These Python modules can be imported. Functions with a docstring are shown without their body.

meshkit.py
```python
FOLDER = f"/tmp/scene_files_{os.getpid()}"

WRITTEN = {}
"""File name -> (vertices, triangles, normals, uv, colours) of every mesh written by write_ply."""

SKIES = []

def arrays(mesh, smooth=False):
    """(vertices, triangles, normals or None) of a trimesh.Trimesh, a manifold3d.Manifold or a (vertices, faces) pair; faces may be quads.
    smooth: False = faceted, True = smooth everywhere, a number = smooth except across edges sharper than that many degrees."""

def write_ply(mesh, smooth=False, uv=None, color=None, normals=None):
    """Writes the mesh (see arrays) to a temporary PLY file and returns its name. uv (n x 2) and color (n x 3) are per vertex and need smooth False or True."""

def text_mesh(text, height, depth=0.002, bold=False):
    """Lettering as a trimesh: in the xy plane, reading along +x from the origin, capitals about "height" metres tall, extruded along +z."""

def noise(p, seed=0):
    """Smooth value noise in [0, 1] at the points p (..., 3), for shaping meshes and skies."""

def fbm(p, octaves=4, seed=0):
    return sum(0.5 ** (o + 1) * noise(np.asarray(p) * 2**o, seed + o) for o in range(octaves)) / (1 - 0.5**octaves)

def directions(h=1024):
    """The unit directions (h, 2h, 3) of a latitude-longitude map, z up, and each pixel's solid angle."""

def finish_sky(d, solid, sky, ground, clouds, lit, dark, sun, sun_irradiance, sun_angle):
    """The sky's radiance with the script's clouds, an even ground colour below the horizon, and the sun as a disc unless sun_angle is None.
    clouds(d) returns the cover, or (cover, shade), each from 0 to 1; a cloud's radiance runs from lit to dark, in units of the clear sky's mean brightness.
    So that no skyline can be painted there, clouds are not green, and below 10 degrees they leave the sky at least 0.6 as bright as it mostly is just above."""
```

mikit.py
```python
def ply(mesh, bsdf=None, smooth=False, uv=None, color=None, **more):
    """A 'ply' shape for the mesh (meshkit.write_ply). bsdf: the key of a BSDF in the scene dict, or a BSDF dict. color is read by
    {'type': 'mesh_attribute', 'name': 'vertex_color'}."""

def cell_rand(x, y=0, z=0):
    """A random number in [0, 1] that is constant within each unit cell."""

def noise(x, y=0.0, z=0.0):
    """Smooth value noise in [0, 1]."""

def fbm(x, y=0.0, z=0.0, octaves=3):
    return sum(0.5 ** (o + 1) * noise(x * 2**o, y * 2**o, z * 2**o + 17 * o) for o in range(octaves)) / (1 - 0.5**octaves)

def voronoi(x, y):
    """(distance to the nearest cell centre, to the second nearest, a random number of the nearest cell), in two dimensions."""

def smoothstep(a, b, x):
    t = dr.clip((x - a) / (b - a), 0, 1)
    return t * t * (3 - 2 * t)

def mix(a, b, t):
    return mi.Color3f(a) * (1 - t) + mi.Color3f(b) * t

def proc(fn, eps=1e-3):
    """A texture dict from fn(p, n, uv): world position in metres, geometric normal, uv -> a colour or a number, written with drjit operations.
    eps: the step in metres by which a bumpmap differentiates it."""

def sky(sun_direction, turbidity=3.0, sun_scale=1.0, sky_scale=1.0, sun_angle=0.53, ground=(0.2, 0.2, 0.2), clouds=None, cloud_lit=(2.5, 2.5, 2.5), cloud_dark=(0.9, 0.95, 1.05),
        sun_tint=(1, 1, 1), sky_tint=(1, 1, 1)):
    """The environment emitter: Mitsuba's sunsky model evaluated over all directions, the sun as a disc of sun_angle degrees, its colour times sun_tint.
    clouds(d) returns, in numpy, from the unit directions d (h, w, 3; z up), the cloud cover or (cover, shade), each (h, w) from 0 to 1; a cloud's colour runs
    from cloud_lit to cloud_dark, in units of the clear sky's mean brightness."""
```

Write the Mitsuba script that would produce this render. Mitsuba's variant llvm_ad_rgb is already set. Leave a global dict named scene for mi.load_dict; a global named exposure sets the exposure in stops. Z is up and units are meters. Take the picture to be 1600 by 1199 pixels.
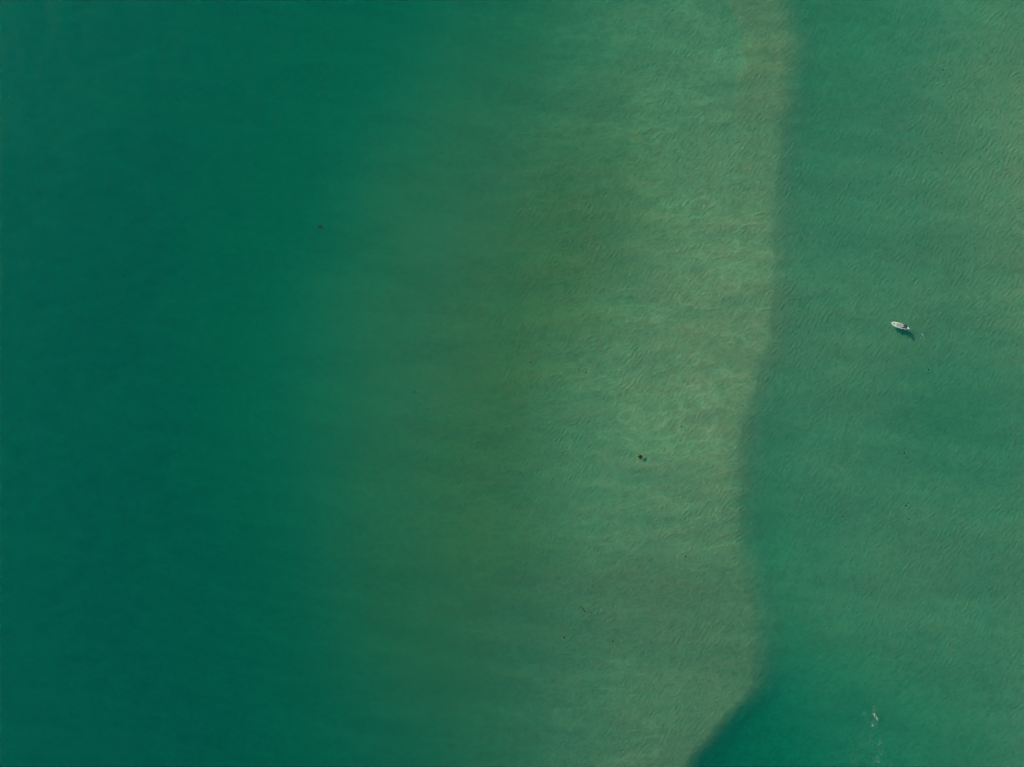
import math
import numpy as np
import trimesh
import manifold3d as m3
import mitsuba as mi
import drjit as dr
import mikit
import meshkit
from scipy.interpolate import RBFInterpolator

T = mi.ScalarTransform4f
exposure = 1.17

# ------------------------------------------------------------------ camera, sky
CAM_H = 120.0
scene = {
    'camera': {'type': 'perspective', 'fov': 67.38, 'near_clip': 1.0, 'far_clip': 6000.0,
               'to_world': T().look_at(origin=[0, 0, CAM_H], target=[0, 0, 0], up=[0, 1, 0])},
    'sky': mikit.sky([-0.63, 0.41, 0.66], 3, sun_angle=1.5),
}
labels = {}
SUN = np.array([-0.63, 0.41, 0.66]) / np.linalg.norm([-0.63, 0.41, 0.66])
PX = 0.1                                     # metres per pixel of the photograph at the sea's surface


def at(u, v, z=0.0):
    """The place at height z that the photograph shows at u, v (used once, to survey where things stand)."""
    s = PX * (1 - z / CAM_H)
    return np.array([(u - 800) * s, (599.5 - v) * s, z])


# ------------------------------------------------------------------ materials
scene['water_medium'] = {'type': 'homogeneous', 'sigma_t': {'type': 'rgb', 'value': [0.54,0.36,0.39]}, 'albedo': {'type': 'rgb', 'value': [0.001, 0.772, 0.705]},
                         'phase': {'type': 'blendphase', 'weight': 0.168, 'narrow': {'type': 'hg', 'g': 0.8}, 'wide': {'type': 'isotropic'}}}
scene['water_surface_material'] = {'type': 'thindielectric', 'int_ior': 1.165}


EDGE = np.array([(-60, 1195), (-25, 1206), (0, 1213), (30, 1226), (70, 1238), (120, 1231), (170, 1224), (240, 1216), (300, 1213), (360, 1211), (430, 1215), (490, 1211),
                 (540, 1200), (590, 1184), (640, 1169), (690, 1160), (740, 1155), (790, 1154), (830, 1157), (870, 1166), (920, 1179), (960, 1187), (1010, 1191),
                 (1050, 1190), (1080, 1181), (1105, 1160), (1130, 1136), (1160, 1112), (1185, 1094), (1215, 1075), (1260, 1045)], float)
edge_y, edge_x = (599.5 - EDGE[:, 1 - 1]) * PX * 1.012, (EDGE[:, 1] - 800) * PX * 1.012
order = np.argsort(edge_y)
edge_y, edge_x = edge_y[order], edge_x[order]

def edge_line(y):
    """x of the sandbar's brink at y, for the sand's material."""
    k = np.diff(edge_x) / np.diff(edge_y)
    x = mi.Float(float(edge_x[0])) + (y - float(edge_y[0])) * float(k[0])
    for yk, dk in zip(edge_y[1:-1], np.diff(k)):
        x = x + dr.maximum(y - float(yk), 0) * float(dk)
    return x


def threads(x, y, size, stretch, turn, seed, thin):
    """A net of thin winding lines: caustics painted as paler sand, standing in for sunlight focused by waves."""
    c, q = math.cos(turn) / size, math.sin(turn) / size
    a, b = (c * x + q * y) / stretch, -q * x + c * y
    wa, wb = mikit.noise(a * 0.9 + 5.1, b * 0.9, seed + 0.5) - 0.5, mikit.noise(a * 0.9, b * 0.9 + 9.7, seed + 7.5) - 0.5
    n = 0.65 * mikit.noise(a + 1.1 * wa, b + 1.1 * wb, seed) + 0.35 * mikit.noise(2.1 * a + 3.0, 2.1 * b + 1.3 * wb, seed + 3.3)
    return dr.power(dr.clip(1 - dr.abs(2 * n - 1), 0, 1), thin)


def sand_colour(p, n, uv):
    x, y = p.x, p.y
    big = mikit.fbm(x * 0.035 + 7.3, y * 0.03 + 2.1, 0.0, 3)
    streak = mikit.fbm(x * 0.06 + 1.7, y * 0.33 + x * 0.05, 4.0, 4)
    patchy = mikit.fbm(x * 0.16 + 3.0, y * 0.22 + 8.0, 6.0, 3)
    # a long tongue of brown silt on the seaward slope of the bar
    d = x - (8.0 - (34.0 - y) * 0.317) + 12.0 * (big - 0.5) + 5.0 * (streak - 0.5)
    silt = dr.select(d > 0, dr.exp(-dr.square(d / 14.0)), dr.exp(-dr.square(d / 17.0)))
    silt = silt * mikit.smoothstep(58.0, 18.0, y) * mikit.smoothstep(-66.0, -22.0, y) * (0.74 + 0.25 * (patchy - 0.4))
    # dark weedy patches far out, greyer sand in the trough behind the brink
    weedy = mikit.smoothstep(-46.0, -66.0, x + 8.0 * (big - 0.5)) * mikit.smoothstep(0.36, 0.72, mikit.fbm(x * 0.045 + 4.0, y * 0.10 - x * 0.02, 9.0, 4))
    trough = mikit.smoothstep(-0.3, 0.5, x - edge_line(y) + 1.1 * (mikit.fbm(x * 0.8, y * 0.6, 3.0, 3) - 0.5) + 1.8 * (mikit.noise(3.0, y * 0.17, 8.0) - 0.5))
    clean = mikit.mix((0.44, 0.365, 0.215), (0.395, 0.33, 0.197), mikit.smoothstep(0.3, 0.7, streak))
    behind = trough * (1 - 0.85 * mikit.smoothstep(72.0, 92.0, x + 0.35 * y))
    clean = mikit.mix(clean, clean * mi.Color3f(0.89, 0.89, 0.92), behind)
    # the seaward slope and the bar's southern rim carry finer, darker sand
    slope = mikit.smoothstep(26.0, -14.0, x - 0.10 * y + 14.0 * (big - 0.5) + 5.0 * (streak - 0.5)) * mikit.smoothstep(-84.0, -48.0, x)
    tongue = mikit.smoothstep(-8.6, -7.6, x - edge_line(y) + 1.6 * (mikit.fbm(x * 0.4, y * 0.3, 5.0, 2) - 0.5)) * mikit.smoothstep(38.0, 47.0, y) * (1 - trough)
    clean = clean * (1 - tongue * mi.Color3f(0.02, 0.10, 0.12))
    rim = mikit.smoothstep(-14.0, -34.0, y + 10.0 * (big - 0.5)) * (1 - trough)
    clean = clean * (1 - slope * mi.Color3f(0.20, 0.29, 0.33)) * (1 - rim * mi.Color3f(0.10, 0.19, 0.18))
    dirty = mikit.mix((0.355, 0.237, 0.095), (0.32, 0.217, 0.088), mikit.smoothstep(0.3, 0.7, streak))
    base = mikit.mix(clean, dirty, dr.clip(silt, 0, 1))
    base = mikit.mix(base, mi.Color3f(0.10, 0.12, 0.07), 0.6 * weedy)
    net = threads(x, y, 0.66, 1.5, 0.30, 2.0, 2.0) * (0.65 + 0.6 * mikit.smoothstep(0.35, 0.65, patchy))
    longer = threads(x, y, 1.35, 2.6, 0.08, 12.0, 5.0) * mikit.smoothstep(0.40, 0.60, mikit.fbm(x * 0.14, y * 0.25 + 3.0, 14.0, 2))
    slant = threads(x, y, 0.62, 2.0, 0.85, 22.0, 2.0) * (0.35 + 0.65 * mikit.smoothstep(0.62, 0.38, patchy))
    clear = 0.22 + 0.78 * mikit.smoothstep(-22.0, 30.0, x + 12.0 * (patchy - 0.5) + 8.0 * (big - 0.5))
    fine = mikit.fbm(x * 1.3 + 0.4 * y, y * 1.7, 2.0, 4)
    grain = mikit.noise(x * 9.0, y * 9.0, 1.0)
    painted_caustics = 0.15 + clear * ((0.17 * (net - 0.4)) * (1 - 0.35 * trough) + 0.20 * (slant - 0.4) + 0.22 * longer * (1 - 0.75 * trough))  # wave-focused sunlight painted into the sand colour as pale lines
    return base * (0.78 + 0.12 * fine + 0.07 * grain + painted_caustics)


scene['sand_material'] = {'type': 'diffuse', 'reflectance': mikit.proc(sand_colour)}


def principled(key, colour, rough=0.5, **more):
    scene[key] = {'type': 'twosided', 'bsdf': {'type': 'principled', 'roughness': rough, **more,
                  'base_color': colour if isinstance(colour, dict) else {'type': 'rgb', 'value': list(colour)}}}
    return key


def board_white(p, n, uv):
    return mikit.mix((0.68, 0.87, 0.85), (0.63, 0.83, 0.81), mikit.smoothstep(0.45, 0.75, mikit.fbm(p.x * 5, p.y * 5, p.z * 5, 4)))


def pad_grey(p, n, uv):
    groove = mikit.smoothstep(0.35, 0.65, 0.5 + 0.5 * dr.sin((p.x * 0.355 + p.y * 0.935) * 180.0))
    return mikit.mix((0.31, 0.43, 0.38), (0.37, 0.50, 0.44), groove) * (0.85 + 0.3 * mikit.fbm(p.x * 9, p.y * 9, p.z, 3))


def wet_black(p, n, uv):
    return mikit.mix((0.012, 0.016, 0.018), (0.03, 0.034, 0.036), mikit.fbm(p.x * 14, p.y * 14, p.z * 14, 3))


def weed_brown(p, n, uv):
    return mikit.mix((0.014, 0.018, 0.004), (0.040, 0.036, 0.010), mikit.fbm(p.x * 8, p.y * 8, p.z * 8, 3))


def skin_tone(p, n, uv):
    return mikit.mix((0.52, 0.34, 0.25), (0.44, 0.27, 0.19), mikit.fbm(p.x * 20, p.y * 20, p.z * 20, 3))


principled('board_material', mikit.proc(board_white), 0.3, clearcoat=0.5)
principled('pad_material', mikit.proc(pad_grey), 0.8)
principled('cream_material', (0.74, 0.80, 0.56), 0.45)
principled('orange_material', (0.56, 0.38, 0.18), 0.45)
principled('wetsuit_material', mikit.proc(wet_black), 0.55)
principled('skin_material', mikit.proc(skin_tone), 0.5)
principled('hair_material', (0.035, 0.022, 0.014), 0.6)
principled('eye_material', (0.03, 0.02, 0.02), 0.3)
principled('shaft_material', (0.03, 0.035, 0.035), 0.4)
principled('blade_material', (0.02, 0.03, 0.025), 0.4)
principled('grip_material', (0.75, 0.77, 0.75), 0.4)
principled('weed_material', mikit.proc(weed_brown), 0.6)
principled('stick_material', (0.03, 0.022, 0.012), 0.8)
principled('foam_material', (0.80, 0.84, 0.84), 0.6)

# ------------------------------------------------------------------ the seabed: depth in metres from soundings (u, v, depth)
BAR = np.array([
    (1200, 0, 1.65), (1100, 0, 1.6), (1000, 10, 1.75), (900, 10, 2.2), (800, 40, 2.95), (700, 30, 3.6), (640, 20, 4.6), (560, 0, 5.2), (400, 0, 6.6), (200, 0, 8.6), (0, 0, 8.6),
    (1225, 100, 1.5), (1100, 110, 1.5), (960, 110, 1.8), (860, 120, 2.3), (760, 140, 2.7), (660, 150, 3.3), (590, 150, 4.4), (480, 150, 5.2), (300, 150, 7.6), (100, 150, 9.0),
    (1200, 300, 1.25), (1100, 300, 1.3), (1000, 300, 1.5), (900, 300, 1.75), (840, 310, 1.85), (760, 300, 2.15), (660, 300, 2.6), (580, 300, 3.2), (520, 300, 4.4), (420, 300, 5.8), (250, 300, 8.5), (60, 300, 10.5),
    (1200, 450, 1.2), (1100, 450, 1.15), (1000, 450, 1.4), (900, 450, 1.65), (820, 450, 1.9), (700, 450, 2.2), (600, 450, 2.7), (520, 450, 3.4), (460, 450, 4.6), (350, 450, 6.5), (200, 450, 9.0), (50, 450, 11),
    (1170, 600, 1.15), (1080, 600, 1.15), (980, 600, 1.35), (880, 600, 1.65), (800, 600, 1.9), (700, 600, 2.2), (600, 600, 2.6), (510, 600, 3.5), (440, 600, 4.7), (320, 600, 6.8), (180, 600, 9.5), (40, 600, 11),
    (1140, 750, 1.2), (1050, 750, 1.3), (950, 750, 1.5), (850, 750, 1.85), (750, 750, 2.1), (640, 750, 2.4), (540, 750, 3.0), (480, 750, 4.0), (410, 750, 5.4), (300, 750, 7.5), (150, 750, 10), (40, 750, 11),
    (1150, 900, 1.5), (1060, 900, 1.4), (960, 900, 1.5), (850, 900, 1.85), (740, 900, 2.2), (620, 900, 2.7), (530, 900, 3.3), (470, 900, 4.3), (400, 900, 5.8), (280, 900, 8.0), (120, 900, 10.5),
    (1160, 1040, 1.5), (1060, 1040, 1.45), (950, 1040, 1.65), (830, 1040, 2.0), (700, 1040, 2.5), (580, 1040, 3.2), (490, 1040, 4.5), (380, 1040, 6.6), (240, 1040, 10), (80, 1040, 13),
    (1070, 1190, 1.45), (980, 1190, 1.5), (880, 1190, 1.9), (760, 1190, 2.5), (640, 1190, 3.3), (540, 1190, 4.2), (440, 1190, 6.0), (300, 1190, 10), (100, 1190, 14), (0, 1199, 15)], float)
TROUGH = np.array([
    (1240, 10, 2.3), (1320, 10, 2.4), (1400, 10, 2.2), (1500, 10, 1.8), (1590, 10, 1.6),
    (1265, 100, 2.35), (1330, 110, 2.3), (1420, 110, 2.0), (1510, 110, 1.6), (1590, 110, 1.4),
    (1250, 260, 2.15), (1330, 260, 2.0), (1420, 260, 1.85), (1510, 260, 1.6), (1590, 260, 1.35),
    (1245, 400, 2.0), (1330, 400, 2.0), (1420, 400, 1.85), (1510, 400, 1.65), (1590, 400, 1.4),
    (1235, 520, 1.85), (1330, 520, 1.8), (1410, 520, 1.8), (1510, 520, 1.85), (1590, 520, 1.6),
    (1210, 620, 2.15), (1300, 640, 1.95), (1400, 640, 2.05), (1460, 640, 2.25), (1540, 640, 2.2), (1590, 640, 2.0),
    (1190, 740, 2.35), (1280, 760, 2.05), (1380, 760, 2.0), (1470, 760, 2.0), (1540, 740, 2.1), (1590, 760, 1.9),
    (1195, 860, 2.7), (1270, 860, 2.3), (1360, 860, 1.9), (1470, 860, 1.8), (1590, 860, 1.7),
    (1215, 940, 2.6), (1290, 940, 2.2), (1400, 930, 1.85), (1500, 940, 1.9), (1590, 940, 1.75),
    (1235, 1030, 3.2), (1300, 1030, 2.7), (1400, 1030, 2.2), (1500, 1030, 2.0), (1590, 1030, 1.8),
    (1215, 1110, 4.6), (1300, 1110, 3.4), (1390, 1100, 2.8), (1480, 1110, 2.4), (1590, 1110, 1.85),
    (1140, 1190, 6.0), (1210, 1190, 5.6), (1290, 1190, 4.2), (1370, 1190, 3.3), (1450, 1190, 2.8), (1530, 1190, 2.4), (1595, 1190, 1.9)], float)


def survey(points):
    points = points * [1, 1, 0.8]
    s = PX * (1 + points[:, 2] / CAM_H)
    xy = np.stack([(points[:, 0] - 800) * s, (599.5 - points[:, 1]) * s], 1)
    return RBFInterpolator(xy, np.log(points[:, 2]), kernel='thin_plate_spline', smoothing=2.0)


bar_depth, trough_depth = survey(BAR), survey(TROUGH)
def noise2(x, y, scale, octaves, seed):
    return meshkit.fbm(np.stack([x / scale, y / scale, x * 0 + 0.5 + seed], -1), octaves, seed)


def lines(mid, step, out):
    """Grid lines: mid, then ever wider ones out to +-out."""
    k = np.geomspace(step * 4, out - np.abs(mid).max(), 22)
    return np.concatenate([mid[0] - k[::-1], mid, mid[-1] + k])


def sheet(xs, ys, z):
    nx, ny = len(xs), len(ys)
    X, Y = np.meshgrid(xs, ys, indexing='xy')
    v = np.stack([X, Y, z], -1).reshape(-1, 3)
    i = (np.arange(ny - 1)[:, None] * nx + np.arange(nx - 1)[None]).ravel()
    f = np.concatenate([np.stack([i, i + 1, i + nx + 1], 1), np.stack([i, i + nx + 1, i + nx], 1)])
    return v, f


def swell(nx, ny, step, wavelength, heading, spread, band, seed):
    """A field of short-crested ripples, unit variance: wavelength in metres, heading = direction across the crests (radians)."""
    r = np.random.default_rng(seed)
    kx, ky = np.meshgrid(np.fft.fftfreq(nx, step), np.fft.fftfreq(ny, step))
    k, a = np.hypot(kx, ky), np.arctan2(ky, kx)
    turn = np.abs((a - heading + math.pi / 2) % math.pi - math.pi / 2)
    w = np.exp(-0.5 * (np.log(np.maximum(k, 1e-6) * wavelength) / band) ** 2 - 0.5 * (turn / spread) ** 2)
    w[0, 0] = 0
    f = np.fft.ifft2(np.fft.fft2(r.standard_normal((ny, nx))) * w).real
    return f / f.std()


def crest(f, sharp):
    """Rounds the troughs and sharpens the crests of a wave field."""
    return (np.exp(sharp * f) - 1) / sharp


STEP = 0.16
X0, NX, Y0, NY = -36.0, 812, -73.0, 914                    # the finely modelled part: bar, slope and trough
xs = lines(np.concatenate([np.arange(-96.0, X0 - 0.2, 0.5), X0 + STEP * np.arange(NX)]), STEP, 2000.0)
ys = lines(Y0 + STEP * np.arange(NY), STEP, 2000.0)
X, Y = np.meshgrid(xs, ys, indexing='xy')
Xc, Yc = np.clip(X, -100, 92), np.clip(Y, -70, 70)          # beyond the survey the bed goes on as at its rim
warp = (noise2(Xc, Yc, 22.0, 3, 5) - 0.5)


def coarse(fn):
    """A slowly changing field, sounded on a 1 m lattice and interpolated."""
    from scipy.interpolate import RegularGridInterpolator
    gx, gy = np.arange(-101, 94.0), np.arange(-72, 73.0)
    g = fn(np.stack(np.meshgrid(gx, gy, indexing='xy'), -1).reshape(-1, 2)).reshape(len(gy), len(gx))
    return RegularGridInterpolator((gy, gx), g)(np.stack([Yc, Xc], -1))


db, dt = np.exp(coarse(bar_depth)), np.exp(coarse(trough_depth))
db = np.clip(db, 0.8, 12.0) * (1 + 0.22 * warp * np.clip(db / 3, 0, 1))
dt = np.clip(dt * 0.905, 0.9, 6.0) * (1 + 0.10 * warp)
lip = np.clip((X - np.interp(Y, edge_y, edge_x) + 8.2 + 1.6 * (noise2(Xc, Yc, 4.0, 2, 17) - 0.5)) / 1.5, 0, 1) * np.clip((Yc - 36) / 14, 0, 1)
db = db * (1 - 0.16 * lip)                                 # the raised tongue of sand along the northern brink
off = X - np.interp(Y, edge_y, edge_x) + 0.9 * (noise2(Xc, Yc, 2.6, 3, 9) - 0.5)
width = 2.9 + 1.6 * noise2(Xc * 0, Yc, 9.0, 2, 3) + 0.6 * np.clip((-Yc - 44) / 8, 0, 1)
t = np.clip(off / width * 0.5 + 0.28, 0, 1)
t = t * t * (3 - 2 * t)
depth = db * (1 - t) + dt * t

ripples = np.zeros_like(depth)
first = int(np.searchsorted(xs, X0 - 0.01))
inner = (slice(22, 22 + NY), slice(first, first + NX))


def patch(scale, lo, hi, seed, stretch=1.0):
    n = noise2(X[inner] / stretch, Y[inner], scale, 3, seed)
    return np.clip((n - lo) / (hi - lo), 0, 1)


def steepen(f, dx, dy):
    """Leans the crests towards (dx, dy) metres per unit of height, as the swell leans sand ripples."""
    from scipy.ndimage import map_coordinates
    i, j = np.meshgrid(np.arange(NY), np.arange(NX), indexing='ij')
    return map_coordinates(f, [i - dy / STEP * f, j - dx / STEP * f], order=1, mode='wrap')


D = depth[inner]
side = t[inner]                                            # 0 on the bar, 1 in the trough
shoal = np.clip((3.4 - D) / 2.2, 0, 1)
fine = crest(swell(NX, NY, STEP, 0.66, math.radians(142), 0.45, 0.28, 11), 0.35)     # slanting ripples
mottle = crest(swell(NX, NY, STEP, 0.80, math.radians(128), 0.9, 0.50, 13), 0.4)      # broken, many-sided ripples
longer = steepen(crest(swell(NX, NY, STEP, 1.9, math.radians(97), 0.33, 0.42, 12), 0.5), -0.02, 0.10)   # long crests that lie across the bar
broad = swell(NX, NY, STEP, 6.0, math.radians(92), 0.35, 0.5, 14)
h_bar = 0.0125 * fine * (0.25 + 0.75 * patch(4.0, 0.36, 0.62, 21, 1.5)) + 0.018 * longer * (0.25 + 0.7 * patch(6.0, 0.35, 0.65, 22)) + 0.009 * mottle + 0.035 * broad
h_trough = 0.0165 * mottle * (0.5 + 0.5 * patch(8.0, 0.3, 0.65, 23)) + 0.0115 * fine + 0.010 * longer * patch(9.0, 0.4, 0.7, 24) + 0.025 * broad
ripples[inner] = (h_bar * (1 - side) + h_trough * side) * (0.10 + 0.90 * shoal)
fade = np.clip((92 - X) / 4, 0, 1) * np.clip((X - X0) / 6, 0, 1) * np.clip((72 - np.abs(Y)) / 4, 0, 1)
bed_z = -depth + ripples * fade


def bed_at(x, y):
    return float(bed_z[np.searchsorted(ys, y), np.searchsorted(xs, x)])


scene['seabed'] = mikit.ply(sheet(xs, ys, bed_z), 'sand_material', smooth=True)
labels['seabed'] = {'kind': 'structure'}

# ------------------------------------------------------------------ the sea: one closed body of green water with a wavy surface
WS = 0.5
wx, wy = lines(np.linspace(-90.0, 90.0, 361), WS, 1900.0), lines(np.linspace(-68.0, 68.0, 273), WS, 1900.0)
WX, WY = np.meshgrid(wx, wy, indexing='xy')
nwx, nwy = 361, 273
wz = np.zeros_like(WX)
win = (slice(22, 22 + nwy), slice(22, 22 + nwx))
wz[win] = 0.022 * crest(swell(nwx, nwy, WS, 3.0, math.radians(20), 0.5, 0.35, 31), 0.4) + 0.02 * swell(nwx, nwy, WS, 9.0, math.radians(5), 0.35, 0.4, 32)
wz *= np.clip((90 - np.abs(WX)) / 6, 0, 1) * np.clip((68 - np.abs(WY)) / 6, 0, 1)
BX, BY = 60.7, 9.05
wz *= np.clip((np.hypot(WX - BX, WY - BY) - 1.6) / 4.0, 0.15, 1)
v, f = sheet(wx, wy, wz)
n = len(v)
nwx_, nwy_ = len(wx), len(wy)
rim = np.concatenate([np.arange(nwx_ - 1), np.arange(nwy_ - 1) * nwx_ + nwx_ - 1, (nwy_ - 1) * nwx_ + np.arange(nwx_ - 1, 0, -1), np.arange(nwy_ - 1, 0, -1) * nwx_])
low = v[rim] * [1, 1, 0] + [0, 0, -40.0]
m = len(rim)
j = np.arange(m)
k = (j + 1) % m
walls = np.concatenate([np.stack([rim[j], n + j, n + k], 1), np.stack([rim[j], n + k, rim[k]], 1)])
floor = np.stack([np.full(m, n + m), n + k, n + j], 1)
water_v, water_f = np.vstack([v, low, [[0, 0, -40.0]]]), np.vstack([f, walls, floor])
scene['water'] = mikit.ply((water_v, water_f), 'water_surface_material', smooth=40, interior={'type': 'ref', 'id': 'water_medium'})
labels['water'] = {'kind': 'structure'}


def sea_at(x, y):
    return float(wz[np.searchsorted(wy, y), np.searchsorted(wx, x)])


# ------------------------------------------------------------------ the paddle board
def put(key, mesh, material, label=None, category=None, group=None, kind=None, smooth=35):
    scene[key] = mikit.ply(mesh, material, smooth=smooth)
    d = {k_: x for k_, x in dict(label=label, category=category, group=group, kind=kind).items() if x}
    if d:
        labels[key] = {**labels.get(key, {}), **d}


def loft(sections):
    """A closed mesh through rings of equal length, the ends capped."""
    s = np.asarray(sections, float)
    a, b, _ = s.shape
    v = np.vstack([s.reshape(-1, 3), s[0].mean(0), s[-1].mean(0)])
    i, j = np.meshgrid(np.arange(a - 1), np.arange(b), indexing='ij')
    q = np.stack([i * b + j, i * b + (j + 1) % b, (i + 1) * b + (j + 1) % b, (i + 1) * b + j], -1).reshape(-1, 4)
    f = np.vstack([q[:, [0, 1, 2]], q[:, [0, 2, 3]]])
    r = np.arange(b)
    f = np.vstack([f, np.stack([np.full(b, a * b), (r + 1) % b, r], 1), np.stack([np.full(b, a * b + 1), (a - 1) * b + r, (a - 1) * b + (r + 1) % b], 1)])
    mesh = trimesh.Trimesh(v, f, process=False)
    if mesh.volume < 0:
        mesh.invert()
    return mesh


NOSE, TAIL = at(1391.8, 504.6), at(1420.8, 514.2)
MID = (NOSE + TAIL) / 2
AX = (TAIL - NOSE)[:2] / np.linalg.norm((TAIL - NOSE)[:2])
ACROSS = np.array([-AX[1], AX[0]])
LEN = float(np.linalg.norm((TAIL - NOSE)[:2]))


def on_board(s, c, z):
    """s: 0 at the nose, 1 at the tail; c: metres across; z: metres above the still water."""
    q = NOSE[:2] + AX * s * LEN + ACROSS * c
    return np.array([q[0], q[1], z])


def half_width(s):
    return 0.405 * np.clip(1 - ((0.40 - s) / 0.40) ** 2.4, 0, 1) ** 0.52 if s < 0.40 else 0.405 * np.clip(1 - ((s - 0.40) / 0.60) ** 2.1 * 0.985, 0, 1) ** 0.62


def rocker(s):
    return 0.13 * max(0, (0.35 - s) / 0.35) ** 2 + 0.03 * max(0, (s - 0.8) / 0.2) ** 2


rings = []
for s in 0.5 - 0.5 * np.cos(np.linspace(0.02, math.pi - 0.02, 44)):
    w_ = max(float(half_width(s)), 0.012)
    ring = []
    for a_ in np.linspace(0, 2 * math.pi, 28, endpoint=False):
        c_, z_ = math.cos(a_), math.sin(a_)
        ring.append(on_board(s, w_ * math.copysign(abs(c_) ** 0.75, c_), 0.04 + rocker(s) + (0.062 if z_ > 0 else 0.055) * math.copysign(abs(z_) ** 0.55, z_) * min(1, w_ / 0.10)))
    rings.append(ring)
BOARD = 'paddle_board'
labels[BOARD] = {'label': 'white paddle board with a grey deck pad and a cream nose, carrying the standing paddler', 'category': 'paddle board'}
put(BOARD + '__hull', loft(rings), 'board_material')


def deck_patch(s0, s1, inset, height, bulge=0.0):
    """A thin slab that lies on the deck between s0 and s1."""
    top, bot = [], []
    ss = np.linspace(s0, s1, 22)
    for s in ss:
        e = 1.0 - bulge * abs((s - (s0 + s1) / 2) / ((s1 - s0) / 2)) ** 4
        w_ = max(0.02, (float(half_width(s)) - inset) * e)
        ring = []
        for c in np.linspace(-w_, w_, 9):
            ring.append(on_board(s, c, 0.102 + rocker(s) + height))
        for c in np.linspace(w_, -w_, 9):
            ring.append(on_board(s, c, 0.07 + rocker(s)))
        top.append(ring)
    return loft(top)


put(BOARD + '__deck_pad', deck_patch(0.30, 0.60, 0.09, 0.006, 0.25), 'pad_material', label='grey deck pad in the middle of the board')
put(BOARD + '__nose_panel', deck_patch(0.215, 0.288, 0.07, 0.004), 'cream_material', label='cream band across the nose')
emblem = []
for rr in (1.0,):
    ring_t = [on_board(0.165, 0, 0) for _ in range(1)]
em_c = 0.165
er = []
for zz in (0.08, 0.1085 + rocker(em_c)):
    er.append([on_board(em_c + 0.052 * math.cos(a_), 0.115 * math.sin(a_) * (1 + 0.18 * math.cos(3 * a_)), zz + (rocker(em_c + 0.05 * math.cos(a_)) - rocker(em_c) if zz > 0.09 else 0)) for a_ in np.linspace(0, 2 * math.pi, 24, endpoint=False)])
put(BOARD + '__emblem', loft(er), 'orange_material', label='small orange emblem near the nose')
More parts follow.
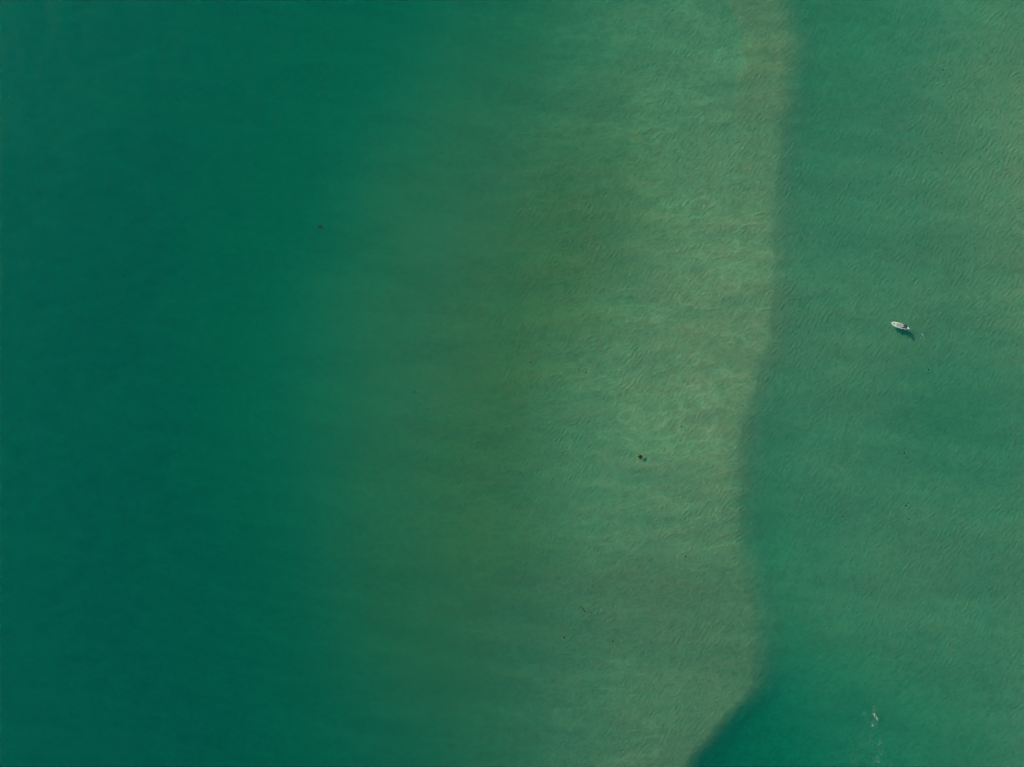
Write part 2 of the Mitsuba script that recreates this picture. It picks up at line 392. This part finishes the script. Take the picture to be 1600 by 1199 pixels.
fin_m = trimesh.creation.extrude_polygon(__import__('shapely').Polygon([(0, 0), (0.2, 0), (0.24, -0.2), (0.17, -0.17), (0.06, -0.06)]), 0.012, engine='earcut')
fv = np.asarray(fin_m.vertices)
o = on_board(0.86, -0.006, 0)
fin_m.vertices = np.stack([o[0] + AX[0] * fv[:, 0] + ACROSS[0] * fv[:, 2], o[1] + AX[1] * fv[:, 0] + ACROSS[1] * fv[:, 2], fv[:, 1] + 0.01], 1)
put(BOARD + '__fin', fin_m, 'shaft_material', smooth=False)
nose_ring = trimesh.creation.torus(0.03, 0.007, major_sections=16, minor_sections=8)
nose_ring.apply_translation(on_board(0.06, 0, 0.115 + rocker(0.06)))
put(BOARD + '__carry_ring', nose_ring, 'shaft_material')

# ------------------------------------------------------------------ the paddle
LOW, TOP = np.array([61.15, 7.62, -0.25]), np.array([60.43, 9.50, 1.03])
PD = (LOW - TOP) / np.linalg.norm(LOW - TOP)


def on_paddle(d):
    return TOP + PD * d


PLEN = float(np.linalg.norm(LOW - TOP))


def rod(a, b, r0, r1=None, sections=12):
    a, b = np.asarray(a, float), np.asarray(b, float)
    r1 = r0 if r1 is None else r1
    z = (b - a) / np.linalg.norm(b - a)
    x = np.cross(z, [0.3, 0.2, 0.93]); x /= np.linalg.norm(x)
    y = np.cross(z, x)
    an = np.linspace(0, 2 * math.pi, sections, endpoint=False)
    return loft([[p + r * (math.cos(q) * x + math.sin(q) * y) for q in an] for p, r in ((a, r0), (b, r1))])


labels['paddle'] = {'label': 'long dark paddle with a pale grip held across the board by the paddler', 'category': 'paddle'}
put('paddle__shaft', rod(on_paddle(0.03), on_paddle(PLEN - 0.40), 0.013), 'shaft_material')
gx = np.cross(PD, [0, 0, 1]); gx /= np.linalg.norm(gx)
gy = np.cross(PD, gx)
grip = [[on_paddle(d) + w_ * math.cos(a_) * gx + 0.022 * math.sin(a_) * gy for a_ in np.linspace(0, 2 * math.pi, 14, endpoint=False)] for d, w_ in ((-0.03, 0.035), (-0.015, 0.06), (0.015, 0.06), (0.05, 0.022), (0.10, 0.017))]
put('paddle__grip', loft(grip), 'grip_material', label='pale grip at the upper end')
bl = []
for q, w_ in ((0.0, 0.016), (0.08, 0.05), (0.18, 0.095), (0.30, 0.105), (0.40, 0.09), (0.455, 0.05), (0.47, 0.02)):
    c0 = on_paddle(PLEN - 0.42 + q)
    bl.append([c0 + w_ * math.cos(a_) * gx + (0.009 * math.sin(a_) + 0.02 * math.sin(q * 6) * (math.cos(a_) ** 2 - 0.5)) * gy for a_ in np.linspace(0, 2 * math.pi, 18, endpoint=False)])
put('paddle__blade', loft(bl), 'blade_material', label='dark blade dipped into the water')

# ------------------------------------------------------------------ the paddler, standing with bent knees, facing the nose
FWD, LEFT = np.array([*(-AX), 0.0]), np.array([AX[1], -AX[0], 0.0])
STAND = on_board(0.615, 0.0, 0.11)


def body(f_, l_, z_):
    return STAND + FWD * f_ + LEFT * l_ + np.array([0, 0, z_])


def ball(p, r, n_=16):
    return m3.Manifold.sphere(r, n_).translate([float(x) for x in p])


def bone(*jr):
    return m3.Manifold.batch_hull([ball(p, r) for p, r in jr])


def skin(bones, cell, rounds=8):
    mf = m3.Manifold.batch_boolean(bones, m3.OpType.Add).refine_to_length(cell)
    mm = mf.to_mesh()
    t_ = trimesh.Trimesh(mm.vert_properties[:, :3], mm.tri_verts, process=True)
    return trimesh.smoothing.filter_taubin(t_, lamb=0.5, nu=0.53, iterations=rounds)


hip = {s: body(-0.17, 0.06 - s * 0.09, 0.76) for s in (-1, 1)}
knee = {s: body(0.10, 0.04 - s * 0.17, 0.43) for s in (-1, 1)}
ankle = {s: body(-0.05, -s * 0.19, 0.075) for s in (-1, 1)}
toe = {s: body(0.14, -s * 0.22, 0.025) for s in (-1, 1)}
heel = {s: body(-0.10, -s * 0.185, 0.03) for s in (-1, 1)}
pelvis, waist, chest = body(-0.17, 0.06, 0.80), body(-0.15, 0.10, 0.96), body(-0.07, 0.19, 1.15)
shoulder = {s: body(-0.03, 0.22 - s * 0.18, 1.24 + 0.03 * s) for s in (-1, 1)}        # s = 1 right, -1 left
neck, head = body(0.0, 0.23, 1.32), body(0.05, 0.27, 1.47)
hand = {1: on_paddle(0.24), -1: on_paddle(0.80)}


def elbow_of(s):
    a, b = shoulder[s], hand[s]
    mid = (a + b) / 2
    d = np.linalg.norm(b - a)
    out = (-0.4 * FWD - s * 0.6 * LEFT - np.array([0, 0, 0.5]))
    ax_ = (b - a) / d
    out = out - ax_ * (out @ ax_)
    out /= np.linalg.norm(out)
    return mid + out * math.sqrt(max(0.30 ** 2 - (d / 2) ** 2, 0.0064))


elbow = {s: elbow_of(s) for s in (-1, 1)}
wrist = {s: hand[s] + (elbow[s] - hand[s]) / np.linalg.norm(elbow[s] - hand[s]) * 0.085 for s in (-1, 1)}

flesh, suit = [], []
for s in (-1, 1):
    flesh += [bone((shoulder[s], 0.055), (elbow[s], 0.041)), bone((elbow[s], 0.041), (wrist[s], 0.029)),
              bone((hip[s], 0.085), (knee[s], 0.057)), bone((knee[s], 0.057), (ankle[s], 0.037)),
              bone((ankle[s], 0.038), (heel[s], 0.030), (toe[s], 0.026)), bone((toe[s], 0.026), (toe[s] + 0.05 * FWD - 0.02 * s * LEFT, 0.018))]
    suit += [bone((shoulder[s], 0.067), (elbow[s], 0.053)), bone((elbow[s], 0.053), (elbow[s] * 0.25 + wrist[s] * 0.75, 0.044)),
             bone((hip[s], 0.098), (knee[s], 0.068)), bone((knee[s], 0.068), (knee[s] * 0.62 + ankle[s] * 0.38, 0.067), (ankle[s] + [0, 0, 0.03], 0.047))]
    # the hand: a palm, four fingers and a thumb closed round the shaft
    w_, h_ = wrist[s], hand[s]
    to = (h_ - w_) / np.linalg.norm(h_ - w_)
    side_ = PD - to * (PD @ to); side_ /= np.linalg.norm(side_)
    up_ = np.cross(to, side_)
    palm0 = h_ - to * 0.012 + up_ * 0.034
    flesh.append(bone((w_, 0.027), (palm0 + side_ * 0.030, 0.015), (palm0 - side_ * 0.030, 0.015)))
    for k_, (oo, reach) in enumerate(((-0.033, 0.90), (-0.011, 1.0), (0.011, 0.96), (0.033, 0.80))):
        pts = [palm0 + side_ * oo]
        for ang in (70, 10, -50, -115):
            a_ = math.radians(ang * (0.9 + 0.1 * reach))
            pts.append(h_ + side_ * oo + (to * math.cos(a_) + up_ * math.sin(a_)) * (0.024 + 0.003 * reach))
        rr = (0.0105, 0.0098, 0.0092, 0.0085, 0.0078)
        flesh += [bone((pts[i], rr[i]), (pts[i + 1], rr[i + 1])) for i in range(4)]
    th = [w_ + to * 0.03 - side_ * 0.02 + up_ * 0.01, h_ - side_ * 0.052 - to * 0.02, h_ - side_ * 0.045 - up_ * 0.022 + to * 0.008]
    flesh += [bone((th[0], 0.014), (th[1], 0.0115)), bone((th[1], 0.0115), (th[2], 0.009))]

look = FWD * 0.9 + LEFT * 0.35 - np.array([0, 0, 0.25]); look /= np.linalg.norm(look)
crown = np.array([0, 0, 1.0]) - look * look[2]; crown /= np.linalg.norm(crown)
ear = np.cross(look, crown)


def face(x, y, z):
    return head + look * x + ear * y + crown * z


flesh += [bone((pelvis, 0.12), (waist, 0.115)), bone((waist, 0.115), (chest, 0.125)), bone((shoulder[1], 0.06), (shoulder[-1], 0.06), (chest, 0.115)),
          bone((neck - [0, 0, 0.06], 0.058), (head - crown * 0.06, 0.055)), bone((face(0.0, 0, 0.03), 0.086), (face(-0.02, 0, 0.035), 0.088)),
          bone((face(0.0, 0, 0.0), 0.074), (face(0.045, 0, -0.075), 0.036)), bone((face(0.088, 0, 0.005), 0.008), (face(0.104, 0, -0.022), 0.013)),
          bone((face(0.074, 0.018, -0.052), 0.010), (face(0.074, -0.018, -0.052), 0.010)),
          *[bone((face(-0.005, q * 0.084, 0.012), 0.016), (face(0.0, q * 0.082, -0.018), 0.011)) for q in (-1, 1)]]
suit += [bone((pelvis, 0.132), (waist, 0.125)), bone((waist, 0.125), (chest, 0.137)), bone((shoulder[1], 0.07), (shoulder[-1], 0.07), (chest, 0.127)), bone((chest, 0.1), (neck - [0, 0, 0.03], 0.066))]
PERSON = 'person'
labels[PERSON] = {'label': 'person in a dark wetsuit standing with bent knees on the white paddle board', 'category': 'person'}
put(PERSON + '__body', skin(flesh, 0.012, 6), 'skin_material', smooth=True)
put(PERSON + '__wetsuit', skin(suit, 0.02, 6), 'wetsuit_material', smooth=True)
hair = [bone((face(-0.015, 0, 0.045), 0.096), (face(-0.03, 0, 0.01), 0.090)), bone((face(-0.06, 0, -0.01), 0.06), (face(-0.065, 0, -0.05), 0.045))]
hm = m3.Manifold.batch_boolean(hair, m3.OpType.Add)
cut = m3.Manifold.cube([0.3, 0.3, 0.3], True)
R = np.stack([look, ear, crown], 1)
c0 = face(0.17, 0, -0.105)
cut = cut.transform(np.hstack([R, c0[:, None]]))
hm = (hm - cut).refine_to_length(0.012).to_mesh()
hm = trimesh.smoothing.filter_taubin(trimesh.Trimesh(hm.vert_properties[:, :3], hm.tri_verts, process=True), iterations=6)
hm.vertices = hm.vertices + hm.vertex_normals * (0.006 * (meshkit.noise(np.asarray(hm.vertices) * 90) - 0.4))[:, None]
put(PERSON + '__hair', hm, 'hair_material', smooth=True)
for i_, q in enumerate((-1, 1)):
    e_ = trimesh.creation.icosphere(2, 0.011); e_.apply_translation(face(0.076, q * 0.032, 0.008))
    put(PERSON + '__eye' + ('' if i_ == 0 else '_001'), e_, 'eye_material')

# ------------------------------------------------------------------ drifting seaweed
rng = np.random.default_rng(77)


def frond(p, heading, length, width, droop, r):
    """One leathery blade: a waving ribbon with thickness."""
    n_ = 9
    secs, pos, hd = [], np.array(p, float), heading
    curl = r.uniform(-0.28, 0.28)
    for i in range(n_):
        q = i / (n_ - 1)
        w_ = width * (0.35 + 1.1 * math.sin(math.pi * min(1, 0.12 + 0.86 * q)) * (1 + 0.25 * math.sin(9 * q + heading)))
        d = np.array([math.cos(hd), math.sin(hd), 0]); sdw = np.array([-d[1], d[0], 0.35 * math.sin(5 * q + heading)])
        c = pos + [0, 0, -droop * q * q + 0.012 * math.sin(7 * q + heading)]
        th = 0.006
        secs.append([c + sdw * w_ * a_ + np.array([0, 0, b_]) for a_, b_ in ((-0.5, 0), (0, th), (0.5, 0), (0, -th))])
        pos = pos + d * length / (n_ - 1); hd += curl
    return loft(secs)


def seaweed(name, u, v, label, blades, length, width, z=-0.12, spread=2 * math.pi, heading=0.0, bladders=0):
    c, length, width = at(u, v, z), length * (1.2 if blades > 5 else 1.0), width * (1.2 if blades > 5 else 0.95)
    r = np.random.default_rng(int(u * 7 + v))
    labels[name] = {'label': label, 'category': 'seaweed', }
    for i in range(blades):
        a_ = heading + (i / max(blades, 1) - 0.5) * spread + r.uniform(-0.3, 0.3)
        st = c + np.array([math.cos(a_), math.sin(a_), 0]) * length * 0.05 + [0, 0, r.uniform(-0.04, 0.02)]
        put(name + '__frond' + ('' if i == 0 else f'_{i:03d}'), frond(st, a_, length * r.uniform(0.6, 1.05), width * r.uniform(0.8, 1.25), r.uniform(0.02, 0.12), r), 'weed_material', smooth=50)
    hold = trimesh.creation.icosphere(3, 0.05 * max(1, length / 0.4))
    hv = np.asarray(hold.vertices)
    hold.vertices = hv * (0.7 + 0.6 * meshkit.fbm(hv * 22 + 3, 3))[:, None] * [1.2, 1, 0.55] + c
    put(name + '__holdfast', hold, 'weed_material', smooth=50)
    for i in range(bladders):
        b_ = trimesh.creation.icosphere(2, 0.028)
        a_ = r.uniform(0, 2 * math.pi)
        b_.apply_translation(c + np.array([math.cos(a_), math.sin(a_), 0]) * length * r.uniform(0.2, 0.6) + [0, 0, 0.02])
        put(name + '__bladder' + ('' if i == 0 else f'_{i:03d}'), b_, 'weed_material')


weeds = [
    (1000.5, 714.5, 'largest brown seaweed clump, a tangled oval drifting over the rippled sandbar', 9, 0.36, 0.13, 6.28, 1.57, 5),
    (500.5, 354.5, 'dark straggly seaweed clump spread like a star in the deep green water', 8, 0.50, 0.08, 6.28, -1.3, 3),
    (193.5, 430.5, 'small dark seaweed tuft alone in the darkest water far from the bar', 4, 0.26, 0.08, 3.0, 0.2, 0),
    (881.5, 996.3, 'small dark round seaweed tuft lower left of the drifting stick', 5, 0.17, 0.11, 6.28, 0.0, 0),
    (957.0, 1002.0, 'small flat seaweed scrap lower right of the drifting stick', 3, 0.22, 0.10, 1.2, 0.0, 0),
    (1472.5, 109.5, 'dark slim seaweed scrap in the pale shallows near the top right corner', 3, 0.30, 0.11, 0.5, 0.0, 0),
    (1471.5, 239.5, 'tiny seaweed scrap below the slim dark one in the top right shallows', 3, 0.16, 0.07, 3.0, 2.8, 0),
    (1415.6, 790.2, 'lower left piece of a pair of seaweed scraps in the trough below the paddler', 4, 0.17, 0.10, 4.0, 0.6, 0),
    (1419.8, 786.4, 'upper right piece of a pair of seaweed scraps in the trough below the paddler', 3, 0.17, 0.08, 2.0, 0.2, 0),
    (1419.6, 812.2, 'thin flat seaweed scrap just below the close pair of scraps', 3, 0.20, 0.08, 0.7, 0.1, 0),
    (1413.5, 708.3, 'tiny seaweed speck in the trough midway between paddler and the close pair', 3, 0.13, 0.08, 6.0, 0.0, 0),
    (1451.5, 577.5, 'tiny seaweed speck nearest the paddler, down and to the right', 3, 0.13, 0.08, 6.0, 1.0, 0),
    (1317.0, 807.5, 'tiny seaweed speck left of the thin flat scrap in the trough', 3, 0.13, 0.08, 6.0, 2.0, 0),
    (829.0, 566.0, 'small brownish seaweed speck near the middle, left of the sandbar', 3, 0.15, 0.09, 6.0, 0.4, 0),
    (916.5, 582.5, 'small seaweed sliver on the sandbar right of the brownish speck', 3, 0.17, 0.08, 1.6, 1.6, 0),
    (647.5, 612.5, 'tiny dark seaweed speck on the murky slope left of the middle', 3, 0.15, 0.09, 6.0, 1.4, 0),
    (1049.5, 621.5, 'small seaweed scrap on the sandbar, up and to the right of the largest clump', 3, 0.16, 0.08, 2.6, 0.3, 0),
    (1064.5, 666.5, 'small seaweed scrap on the sandbar nearest the largest clump, to its upper right', 3, 0.17, 0.08, 3.2, 0.2, 0),
    (1070.5, 870.0, 'small seaweed scrap alone on the sandbar well below the largest clump', 3, 0.18, 0.08, 2.4, 0.9, 0),
    (1160.5, 634.5, 'tiny seaweed scrap at the very brink of the sandbar edge', 3, 0.13, 0.07, 6.0, 2.2, 0),
]
for i, (u, v_, lab, nb, le, wi, sp, hd, nbl) in enumerate(weeds):
    seaweed('seaweed' + ('' if i == 0 else f'_{i:03d}'), u, v_, lab, nb, le, wi, z=-0.7 if u < 520 else -0.12, spread=sp, heading=hd, bladders=nbl)

# a drifting stick
pts = [at(906.5, 947.8, -0.05), at(909.5, 950.3, -0.02), at(911.8, 953.0, 0.0), at(913.8, 956.4, 0.01)]
stick = trimesh.util.concatenate([rod(pts[i], pts[i + 1] + (pts[i + 1] - pts[i]) * 0.03, (0.025, 0.04, 0.065)[i], (0.04, 0.065, 0.08)[i]) for i in range(3)])
labels['driftwood_stick'] = {'label': 'dark tapering driftwood stick floating aslant over the lower sandbar', 'category': 'stick'}
put('driftwood_stick__stem', stick, 'stick_material')
put('driftwood_stick__twig', rod(pts[2], pts[2] + np.array([0.14, 0.02, 0.03]), 0.022, 0.008), 'stick_material')


# ------------------------------------------------------------------ foam
def bubbles(spots):
    dome = trimesh.creation.icosphere(1, 1.0)
    dv, df = np.asarray(dome.vertices), np.asarray(dome.faces)
    vs, fs = [], []
    for i, (x, y, r) in enumerate(spots):
        vs.append(dv * [r * rng.uniform(0.7, 1.4), r * rng.uniform(0.7, 1.4), r * 0.45] + [x, y, sea_at(x, y) + r * 0.15])
        fs.append(df + i * len(dv))
    return np.vstack(vs), np.vstack(fs)


def foam_cloud(parts):
    """parts: (u, v, half length px, half width px, turn, count, radius). Bubbles gathered along curling threads."""
    out = []
    for (u, v, a, b, turn, cnt, rad) in parts:
        c, s = math.cos(turn), math.sin(turn)
        k_ = 0
        while k_ < cnt:
            p = rng.normal(0, 0.5, 2)
            q = np.array([u + c * p[0] * a - s * p[1] * b, v + s * p[0] * a + c * p[1] * b])
            nz = meshkit.noise(np.array([q[0] / 1.7, q[1] / 1.7, 3.3]))
            if abs(nz - 0.5) > 0.09:
                if rng.random() > 0.06:
                    continue
            w = at(*q)
            out.append((w[0], w[1], rad * rng.uniform(0.5, 1.3)))
            k_ += 1
    return out


put('foam', (bubbles(foam_cloud([(1365.5, 1111, 3, 10, 0.0, 50, 0.020), (1369, 1121, 9, 1.4, 1.0, 70, 0.030), (1363.5, 1132, 10, 5, 0.1, 85, 0.019), (1374, 1164, 3, 8, 0.2, 50, 0.018),
                                 (1378, 1176, 2, 7, 0.3, 26, 0.018), (1366, 1185, 8, 6, 0, 40, 0.016), (1336, 1185, 18, 10, 0.2, 90, 0.016), (1362, 1158, 5, 6, 0, 35, 0.015), (1350, 1116, 5, 5, 0, 25, 0.016),
                                 (1303, 1189, 4, 2, 0, 12, 0.018), (1350, 1160, 30, 30, 0, 200, 0.014), (1372, 1190, 3, 7, 0.2, 26, 0.018)]))),
    'foam_material', kind='stuff', label='thin streaky patch of white foam on the deep trough near the bottom right', category='foam', smooth=True)
put('foam_001', bubbles(foam_cloud([(1441, 523, 1.5, 3.5, 0.0, 14, 0.024), (1438, 528, 3, 2, 0, 9, 0.017), (1445, 529, 2, 3, 0, 8, 0.017), (1440, 527, 10, 9, 0, 24, 0.014)])), 'foam_material', kind='stuff',
    label='faint wisp of foam on the water behind the tail of the paddle board', category='foam', smooth=True)
flecks = [
    (93, 277, 2.0, 0.9, 0.045, 'largest pale foam fleck, a short streak on the deep water at upper left'),
    (208, 361.5, 0.9, 1.3, 0.042, 'pale foam fleck just above the small dark seaweed tuft at far left'),
    (14, 151, 1.0, 1.8, 0.045, 'upright pale foam fleck closest to the left edge of the photo'),
    (389.5, 141, 1, 1, 0.04, 'tiny foam fleck far above the star shaped seaweed clump, up and to its left'),
    (523, 175.5, 1, 1, 0.04, 'tiny foam fleck high above the star shaped seaweed clump, up and slightly right'),
    (506, 287.5, 1, 1, 0.04, 'tiny foam fleck closest above the star shaped seaweed clump'),
    (441, 612.5, 1, 1, 0.04, 'upper of two tiny foam flecks below the star shaped seaweed where the deep water begins'),
    (413, 687.5, 1, 1, 0.042, 'lower of two tiny foam flecks below the star shaped seaweed where the deep water begins'),
    (674.5, 725.5, 1, 1, 0.04, 'tiny foam fleck on the murky slope below the tiny dark seaweed speck'),
    (704.5, 846, 1, 1, 0.042, 'lowest of the foam flecks, on the murky slope lower left of middle'),
    (27, 61, 1.0, 2.0, 0.036, 'faint foam fleck nearest the top left corner of the photo'),
    (58, 119, 1.6, 1.0, 0.038, 'faint foam fleck just below the one nearest the top left corner'),
]
for i, (u, v_, a, b, rad, lab) in enumerate(flecks):
    fl = trimesh.creation.icosphere(3, 1.0)
    fv = np.asarray(fl.vertices)
    c = at(u, v_)
    fv = fv * (0.55 + 0.9 * meshkit.fbm(fv * 2.3 + i * 7.7, 3))[:, None] * [rad * a * 1.1, rad * b * 1.1, 0.02]
    put('foam_fleck' + ('' if i == 0 else f'_{i:03d}'), (fv + [c[0], c[1], sea_at(c[0], c[1]) + 0.006], fl.faces), 'foam_material',
        label=lab, category='foam', group='pale foam flecks on the deep green water', smooth=True)
